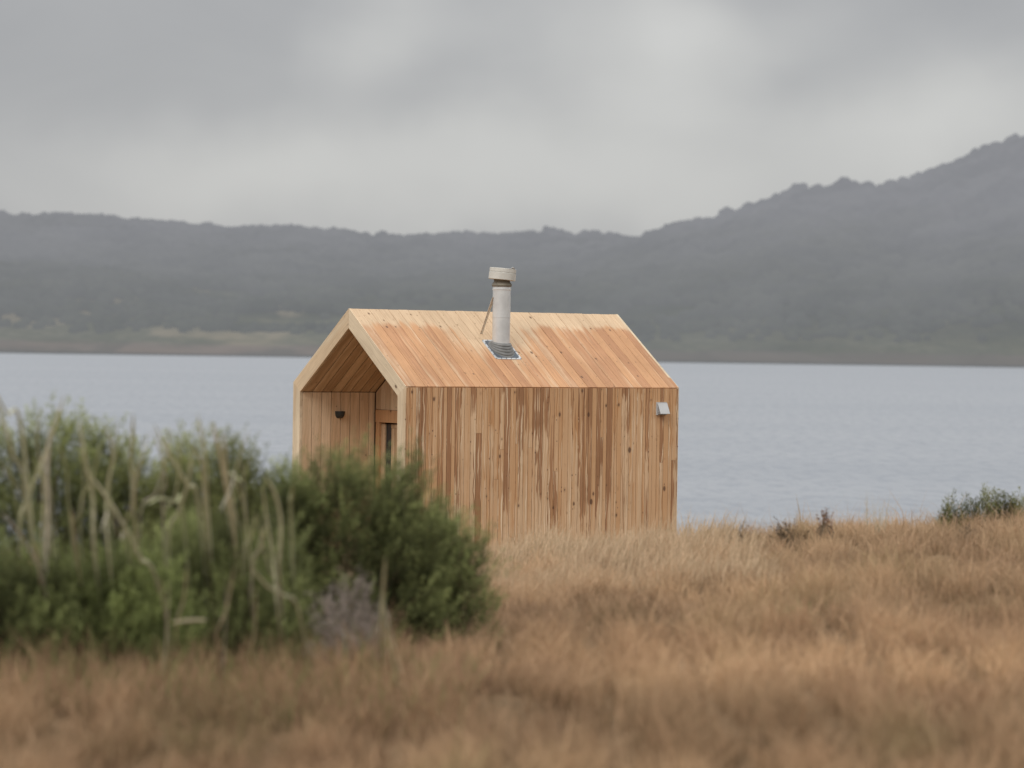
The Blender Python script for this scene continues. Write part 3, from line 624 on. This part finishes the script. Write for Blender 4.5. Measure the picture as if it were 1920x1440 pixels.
gm = np.clip((vn(X*.8+50, Y*.6+3, 3)-.60)*7, 0, 1)*(rng.random(N) < .7); gm = gm[:, None]*(.35+.2*near); col = col*(1-gm)+green*gm
und = (rng.random(N) < .16+.06*near[:, 0]); col[und] = green*.3+brown*.75; hgt[und] *= .6
head = np.where(rng.random(N) < .22, rng.uniform(.002, .007, N), 0)
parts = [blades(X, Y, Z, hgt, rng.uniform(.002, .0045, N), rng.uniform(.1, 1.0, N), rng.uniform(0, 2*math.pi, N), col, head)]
# pale seed-headed grass gathered along the crest in front of the cabin
n = 14000; Y2 = rng.uniform(20.5, 27.5, n); X2 = rng.uniform(-2.2, 1.9, n); Z2 = gz(X2, Y2)
h2 = (.10+.34*vn(X2*3.3, Y2*1.2+4, 2))*rng.uniform(.6, 1.25, n); c2 = pale[None]*rng.uniform(.75, 1.1, (n, 1))
parts.append(blades(X2, Y2, Z2, h2, rng.uniform(.002, .004, n), rng.uniform(.05, .6, n), rng.normal(.4, 1, n), c2, rng.uniform(.001, .007, n)))
n = 7000; Y3 = rng.uniform(12.4, 14.2, n); X3 = rng.uniform(-3.2, -.15, n); c3 = np.where(rng.random((n, 1)) < .3, green*1.2, brown*1.1)*rng.uniform(.7, 1.3, (n, 1))
parts.append(blades(X3, Y3, gz(X3, Y3), (.10+.26*vn(X3*3, Y3*2+9, 2))*rng.uniform(.5, 1.3, n), rng.uniform(.002, .005, n), rng.uniform(.05, .7, n), rng.uniform(0, 6.28, n), c3, rng.uniform(0, .004, n)))
tag(build_blades('dry_grass', parts, M['grass']), 'tan dry grass covering the rise in front of the cabin', 'grass', kind='stuff')

# ------------------------------------------------------------------ shrubs
def sprays(P, D, Ln, nl, leaf, lw, cin, cout, shade):
    """leafy sprigs: origin P, direction D, length Ln; nl leaves each"""
    n = len(P); t_ = rng.random((n, nl))**.85; d = D/np.linalg.norm(D, axis=1)[:, None]
    C = P[:, None]+d[:, None]*(t_*Ln[:, None])[..., None]
    rad = rng.normal(0, 1, (n, nl, 3)); rad -= (rad*d[:, None]).sum(-1, keepdims=True)*d[:, None]; rad /= np.linalg.norm(rad, axis=-1, keepdims=True)+1e-6
    C = C+rad*(.16*Ln[:, None]*(1-t_)*.6+.004)[..., None]*rng.random((n, nl))[..., None]
    ax = d[:, None]*.9+rad*rng.uniform(.3, 1.0, (n, nl))[..., None]; ax /= np.linalg.norm(ax, axis=-1, keepdims=True)
    sd_ = np.cross(ax, rng.normal(0, 1, (n, nl, 3))); sd_ /= np.linalg.norm(sd_, axis=-1, keepdims=True)+1e-6
    ll = leaf*rng.uniform(.6, 1.2, (n, nl))[..., None]; ww = lw*rng.uniform(.7, 1.2, (n, nl))[..., None]
    V = np.stack([C, C+ax*ll*.5+sd_*ww/2, C+ax*ll, C+ax*ll*.5-sd_*ww/2], 2).reshape(-1, 3)
    Fc = np.arange(n*nl*4).reshape(-1, 4)
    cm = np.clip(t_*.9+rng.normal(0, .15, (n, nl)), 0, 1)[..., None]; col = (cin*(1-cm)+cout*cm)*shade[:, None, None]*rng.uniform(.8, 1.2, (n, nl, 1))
    return V, Fc, np.repeat(col.reshape(-1, 3), 4, axis=0)
def shrub(name, label, cat, px, ytop, ybot, halfw, Y, n=1400, cin=(.035, .045, .022), cout=(.10, .13, .05), leaf=.022, lw=.0055, spl=(.10, .2), group=None, seed=0, bare=0., deep=1., lumps=7, twigc=(.16, .12, .08), nl=38, rise=.9):
    s = Y/F; base = at(px, ybot, Y); rx = halfw*s; g0 = float(gz(base[0], Y)); bz = g0; hz = at(px, ytop, Y)[2]-g0; root = empty(name, (base[0], Y, bz-.02)); tag(root, label, cat, group)
    top = hz*.97; ry = rx*deep
    # footprint down to the soil, uneven top with pointed sprays
    a_ = rng.uniform(0, 2*math.pi, n); rho = rng.random(n)**.5; x = rx*rho*np.cos(a_); y = ry*rho*np.sin(a_)
    ns = vn(x/rx*lumps*.33+seed*3.1, y/rx*lumps*.33+seed, 3); tp_ = top*np.clip(1-rho**4.5, .0, 1)**.5*np.clip(.80+.50*(ns-.30), .66, 1.0)
    q = np.clip(rng.random(n)**.42, 0, 1); z = np.maximum(tp_*q-spl[0]*.8, .0)
    P = np.stack([x*(1+.06*rng.normal(size=n)), y, z], 1)
    D = np.stack([np.cos(a_)*rho*.55, np.sin(a_)*rho*.55, np.full(n, rise)], 1)+rng.normal(0, .25, (n, 3)); Ln = rng.uniform(spl[0], spl[1], n)*np.where(q > .9, 1.15, 1)
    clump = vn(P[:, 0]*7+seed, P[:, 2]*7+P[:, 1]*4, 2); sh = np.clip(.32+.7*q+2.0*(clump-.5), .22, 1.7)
    V, Fc, Cc = sprays(P, D, Ln, nl, leaf, lw, np.array(cin), np.array(cout), sh)
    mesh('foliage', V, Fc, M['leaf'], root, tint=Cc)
    tv, tf, b = [], [], 0                     # branching stems as one part
    for k_ in range(26):
        e = P[rng.integers(n)]; m_ = e*[.45, .45, .5]+rng.normal(0, .03, 3)
        a_, f_ = tube_arrays(spline([(rng.normal(0, rx*.15), rng.normal(0, rx*.1), -.08), m_, e], 4), np.linspace(.011, .003, 9), 5); tv.append(a_); tf.append(f_+b); b += len(a_)
    tv = np.concatenate(tv); mesh('stem', tv, np.concatenate(tf), M['stalk'], root, tint=np.tile(np.array(twigc), (len(tv), 1)))
    return root
G1 = 'green heath shrubs in the left foreground'
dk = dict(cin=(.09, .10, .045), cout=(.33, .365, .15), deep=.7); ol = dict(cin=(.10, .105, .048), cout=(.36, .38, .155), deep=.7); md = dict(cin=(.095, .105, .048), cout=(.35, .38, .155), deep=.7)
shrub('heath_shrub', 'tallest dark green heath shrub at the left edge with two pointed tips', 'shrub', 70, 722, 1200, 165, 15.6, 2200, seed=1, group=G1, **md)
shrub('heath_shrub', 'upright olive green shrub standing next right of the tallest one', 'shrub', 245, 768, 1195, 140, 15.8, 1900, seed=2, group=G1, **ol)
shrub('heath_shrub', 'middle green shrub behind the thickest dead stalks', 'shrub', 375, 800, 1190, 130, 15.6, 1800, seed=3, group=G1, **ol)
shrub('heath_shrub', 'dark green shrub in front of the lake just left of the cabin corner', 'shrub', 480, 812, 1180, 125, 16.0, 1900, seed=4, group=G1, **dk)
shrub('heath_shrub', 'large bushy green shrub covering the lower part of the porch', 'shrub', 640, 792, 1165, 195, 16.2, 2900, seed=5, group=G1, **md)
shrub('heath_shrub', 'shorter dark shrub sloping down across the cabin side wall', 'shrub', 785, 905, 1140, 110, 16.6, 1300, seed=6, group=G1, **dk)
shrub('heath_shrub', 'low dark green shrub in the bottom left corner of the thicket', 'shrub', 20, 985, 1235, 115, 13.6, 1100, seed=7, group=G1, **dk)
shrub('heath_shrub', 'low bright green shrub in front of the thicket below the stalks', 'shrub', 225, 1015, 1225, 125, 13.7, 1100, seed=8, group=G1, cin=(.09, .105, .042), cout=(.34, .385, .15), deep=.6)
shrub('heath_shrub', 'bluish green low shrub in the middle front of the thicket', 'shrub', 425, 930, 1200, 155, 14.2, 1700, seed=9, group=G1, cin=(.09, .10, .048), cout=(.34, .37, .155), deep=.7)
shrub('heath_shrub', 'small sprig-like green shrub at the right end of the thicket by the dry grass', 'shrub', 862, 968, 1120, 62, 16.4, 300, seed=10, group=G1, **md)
shrub('dead_shrub', 'pale lilac-grey dead shrub at the foot of the large green shrub', 'shrub', 652, 1072, 1195, 60, 13.9, 300, cin=(.22, .18, .16), cout=(.46, .39, .35), leaf=.02, lw=.0035, spl=(.05, .13), seed=11, nl=26, twigc=(.35, .3, .28))

# tall dead stalks, traced in small clumps
def stalk_clump(label, stalks, Yb):
    root = None; lo = min(p[0] for q in stalks for p in q[0]); hi = max(p[0] for q in stalks for p in q[0]); y0 = min(p[1] for q in stalks for p in q[0])
    for _ in range(2):                        # a few finer stems in every clump
        x = rng.uniform(lo, hi); l = rng.uniform(120, 260); k = rng.uniform(-.35, .35); y = y0+rng.uniform(10, 90); b_ = rng.uniform(-14, 14)
        stalks = stalks+[([(x, y), (x-k*l*.35+b_, y+l*.35), (x-k*l*.7+b_, y+l*.7), (x-k*l, y+l)], rng.uniform(3, 5.5), int(rng.integers(4)))]
    for i, (pts, wpx, tone) in enumerate(stalks):
        n_ = len(pts); W3 = [at(x, y, Yb-.70+.5*j/max(1, n_-1)) for j, (x, y) in enumerate(pts)]
        # carry the foot on down to the soil
        low = W3[-1]; dv_ = (W3[-1]-W3[-2]); g0 = float(gz(low[0], low[1]+.1))
        if low[2] > g0+.05 and abs(dv_[2]) > abs(dv_[0])*.5: W3.append(np.array([low[0]+dv_[0]*.4, low[1]+.7, g0-.03]))
        if root is None:
            b0 = W3[-1]; root = empty('tall_grass_clump', (b0[0], b0[1], g0)); tag(root, label, 'tall grass', 'clumps of tall dead stalks in the shrubs')
            base = np.array([b0[0], b0[1], g0])
        sp0 = spline([q-base for q in W3], 7); r = wpx*.36*Yb/F; rad = r*np.interp(np.linspace(0, 1, len(sp0)), [0, .12, .6, 1], [.15, .75, 1, .8])
        V, Fc = tube_arrays(sp0, rad, 7, .45); c = np.array([(.80, .77, .54), (.84, .73, .52), (.78, .70, .58), (.66, .67, .42)][tone])
        z = np.linspace(1.12, .75, len(sp0)); col = np.repeat(z, 7)[:, None]*c*rng.uniform(.9, 1.1, (len(V), 1))
        mesh('stalk', V, Fc, M['stalk'], root, tint=col, smooth=True)
stalk_clump('yellowish stalks leaning in from the left picture edge over the tallest shrub', [([(-40, 700), (5, 790), (25, 855), (48, 918)], 9, 0), ([(-20, 715), (12, 775), (42, 815)], 9, 0), ([(-10, 855), (15, 890), (50, 960)], 6, 3), ([(0, 960), (25, 985), (55, 1030), (80, 1090)], 6, 2)], 13.6)
stalk_clump('clump of arching pale stalks in front of the tallest shrub', [([(120, 742), (104, 795), (85, 850), (58, 920), (37, 1008)], 10, 0), ([(96, 800), (88, 870), (90, 960), (86, 1060), (88, 1120)], 12, 2), ([(75, 850), (82, 940), (78, 1020), (84, 1110)], 7, 0), ([(110, 830), (125, 880), (130, 960)], 6, 3), ([(62, 1010), (74, 1070), (80, 1125)], 9, 1), ([(60, 855), (70, 890), (88, 925)], 5, 3)], 13.9)
stalk_clump('pair of long crossing stalks falling to the right with pale lower ends', [([(148, 785), (160, 860), (174, 935), (178, 1045)], 10, 0), ([(160, 880), (205, 940), (240, 1000), (262, 1045), (292, 1085)], 10, 0), ([(195, 795), (212, 850), (200, 930), (206, 1060)], 7, 0), ([(190, 830), (172, 900), (150, 975)], 6, 3), ([(132, 950), (140, 1010), (146, 1055)], 7, 1), ([(188, 1000), (205, 960), (225, 1010), (238, 1020)], 3.5, 2)], 13.7)
stalk_clump('nearly upright thin stalks between the second and third shrubs', [([(250, 775), (248, 830), (247, 890)], 9, 0), ([(220, 785), (215, 860), (206, 930)], 6, 3), ([(246, 930), (252, 1000), (248, 1090)], 6, 3), ([(275, 945), (300, 935), (330, 942), (342, 958)], 8, 3)], 13.9)
stalk_clump('long diagonal stalk with branching stems in the middle of the thicket', [([(288, 795), (322, 860), (352, 910), (372, 948)], 10, 0), ([(362, 840), (352, 905), (335, 960), (316, 1018)], 9, 0), ([(370, 775), (382, 840), (388, 905), (390, 955)], 9, 0), ([(360, 835), (378, 870), (382, 920)], 6, 1)], 14.)
stalk_clump('thick brownish stalks just left of the large porch shrub', [([(398, 790), (412, 850), (425, 920), (438, 990)], 11, 1), ([(418, 810), (422, 850), (424, 890)], 8, 1), ([(412, 960), (432, 920), (455, 885)], 3.5, 2), ([(440, 890), (455, 940), (466, 1020)], 7, 0), ([(470, 850), (455, 900), (440, 930)], 6, 3), ([(480, 960), (470, 1010), (455, 1050)], 7, 0)], 14.1)
stalk_clump('bent tan stalks standing against the left side of the large porch shrub', [([(495, 890), (515, 925), (526, 975), (524, 1040), (524, 1085)], 10, 0), ([(492, 905), (498, 960), (512, 1050), (522, 1160)], 7, 0), ([(548, 908), (547, 935), (545, 962)], 10, 3), ([(498, 985), (488, 1030), (472, 1070)], 7, 0)], 14.)
stalk_clump('low straggling dry stems at the front of the thicket', [([(468, 1060), (500, 1098), (530, 1115), (560, 1145)], 8, 0), ([(322, 1168), (350, 1164), (385, 1163)], 10, 1), ([(440, 1060), (425, 1140), (405, 1200)], 6, 1), ([(480, 1100), (478, 1180), (470, 1230)], 5, 1), ([(350, 1060), (345, 1120), (330, 1190)], 5, 1), ([(300, 1080), (310, 1150)], 5, 2)], 13.4)
stalk_clump('single pale upright stalk in front of the lilac-grey dead shrub', [([(722, 1045), (718, 1110), (714, 1190)], 10, 0)], 13.5)

# small plants on the crest to the right
G2 = 'dark green tufts on the right of the grassy crest'
for i, (px, yt, yb, hw_, lab) in enumerate([(1782, 930, 955, 22, 'lowest dark tuft at the left end of the green row on the right crest'), (1822, 922, 955, 24, 'ragged dark green tuft second from the left in the row on the crest'), (1856, 908, 955, 22, 'tallest spiky dark green tuft in the row on the right crest'),
                                            (1888, 914, 958, 20, 'dark green tuft just right of the tallest one on the crest'), (1918, 918, 960, 24, 'green tuft cut by the right picture edge on the crest')]):
    shrub('green_tuft', lab, 'plant', px, yt+5, yb+8, hw_, 25.2, 130, cin=(.12, .12, .045), cout=(.30, .31, .11), leaf=.035, lw=.004, spl=(.08, .17), seed=20+i, group=G2, lumps=7, nl=18, rise=2.4)
shrub('brown_bush', 'low brown dry bush on the crest between the cabin and the green tufts', 'shrub', 1482, 962, 985, 34, 24.6, 60, cin=(.24, .16, .10), cout=(.46, .32, .20), leaf=.018, lw=.005, spl=(.04, .08), seed=31, lumps=4, nl=20)
shrub('brown_bush', 'tiny grey-brown dry bush on the crest close right of the cabin', 'shrub', 1385, 971, 985, 22, 24.6, 32, cin=(.16, .12, .075), cout=(.36, .27, .17), leaf=.016, lw=.005, spl=(.03, .07), seed=32, lumps=3, nl=18)
shrub('dry_flower_head', 'reddish brown dry plume leaning left on the crest against the lake', 'plant', 1545, 946, 978, 12, 24.4, 45, cin=(.27, .16, .10), cout=(.46, .28, .19), leaf=.02, lw=.006, spl=(.05, .09), seed=33, lumps=2, nl=20, rise=1.6)
shrub('brown_bush', 'small dark dead bush sunk in the grass below the green tufts', 'shrub', 1810, 976, 995, 22, 23.6, 40, cin=(.1, .075, .05), cout=(.26, .19, .13), leaf=.016, lw=.005, spl=(.03, .07), seed=34, lumps=3, nl=18)
shrub('green_bush', 'faint green low bush in the middle of the dry grass slope', 'shrub', 1492, 1128, 1150, 34, 17.4, 70, cin=(.1, .11, .05), cout=(.26, .27, .12), leaf=.02, lw=.005, spl=(.05, .1), seed=35, lumps=3, nl=22)
def wisp(name, label, px, py, Y, n, h):
    b0 = at(px, py, Y); g0 = float(gz(b0[0], Y)); root_z = g0
    az = rng.uniform(0, 2*math.pi, n); x = rng.normal(0, .05, n); y = rng.normal(0, .05, n)
    P_ = blades(x, y, 0*x-.02, rng.uniform(.6, 1, n)*h, rng.uniform(.002, .0035, n), rng.uniform(.05, .35, n), az, np.tile(np.array([.62, .52, .38]), (n, 1)), rng.uniform(.001, .005, n))
    o = build_blades(name, [P_], M['grass']); o.location = (b0[0], Y, root_z); tag(o, label, 'grass', 'tall pale grass wisps on the crest')
wisp('tall_grass_wisp', 'thin tall grass wisps rising against the lake right of the reddish plume', 1640, 960, 24.5, 36, .50)
wisp('tall_grass_wisp', 'faint pale grass wisps against the lake near the cabin corner', 1310, 975, 24.8, 26, .36)
wisp('tall_grass_wisp', 'thin tall wisps standing up behind the green tufts on the crest', 1872, 950, 25.4, 18, .42)
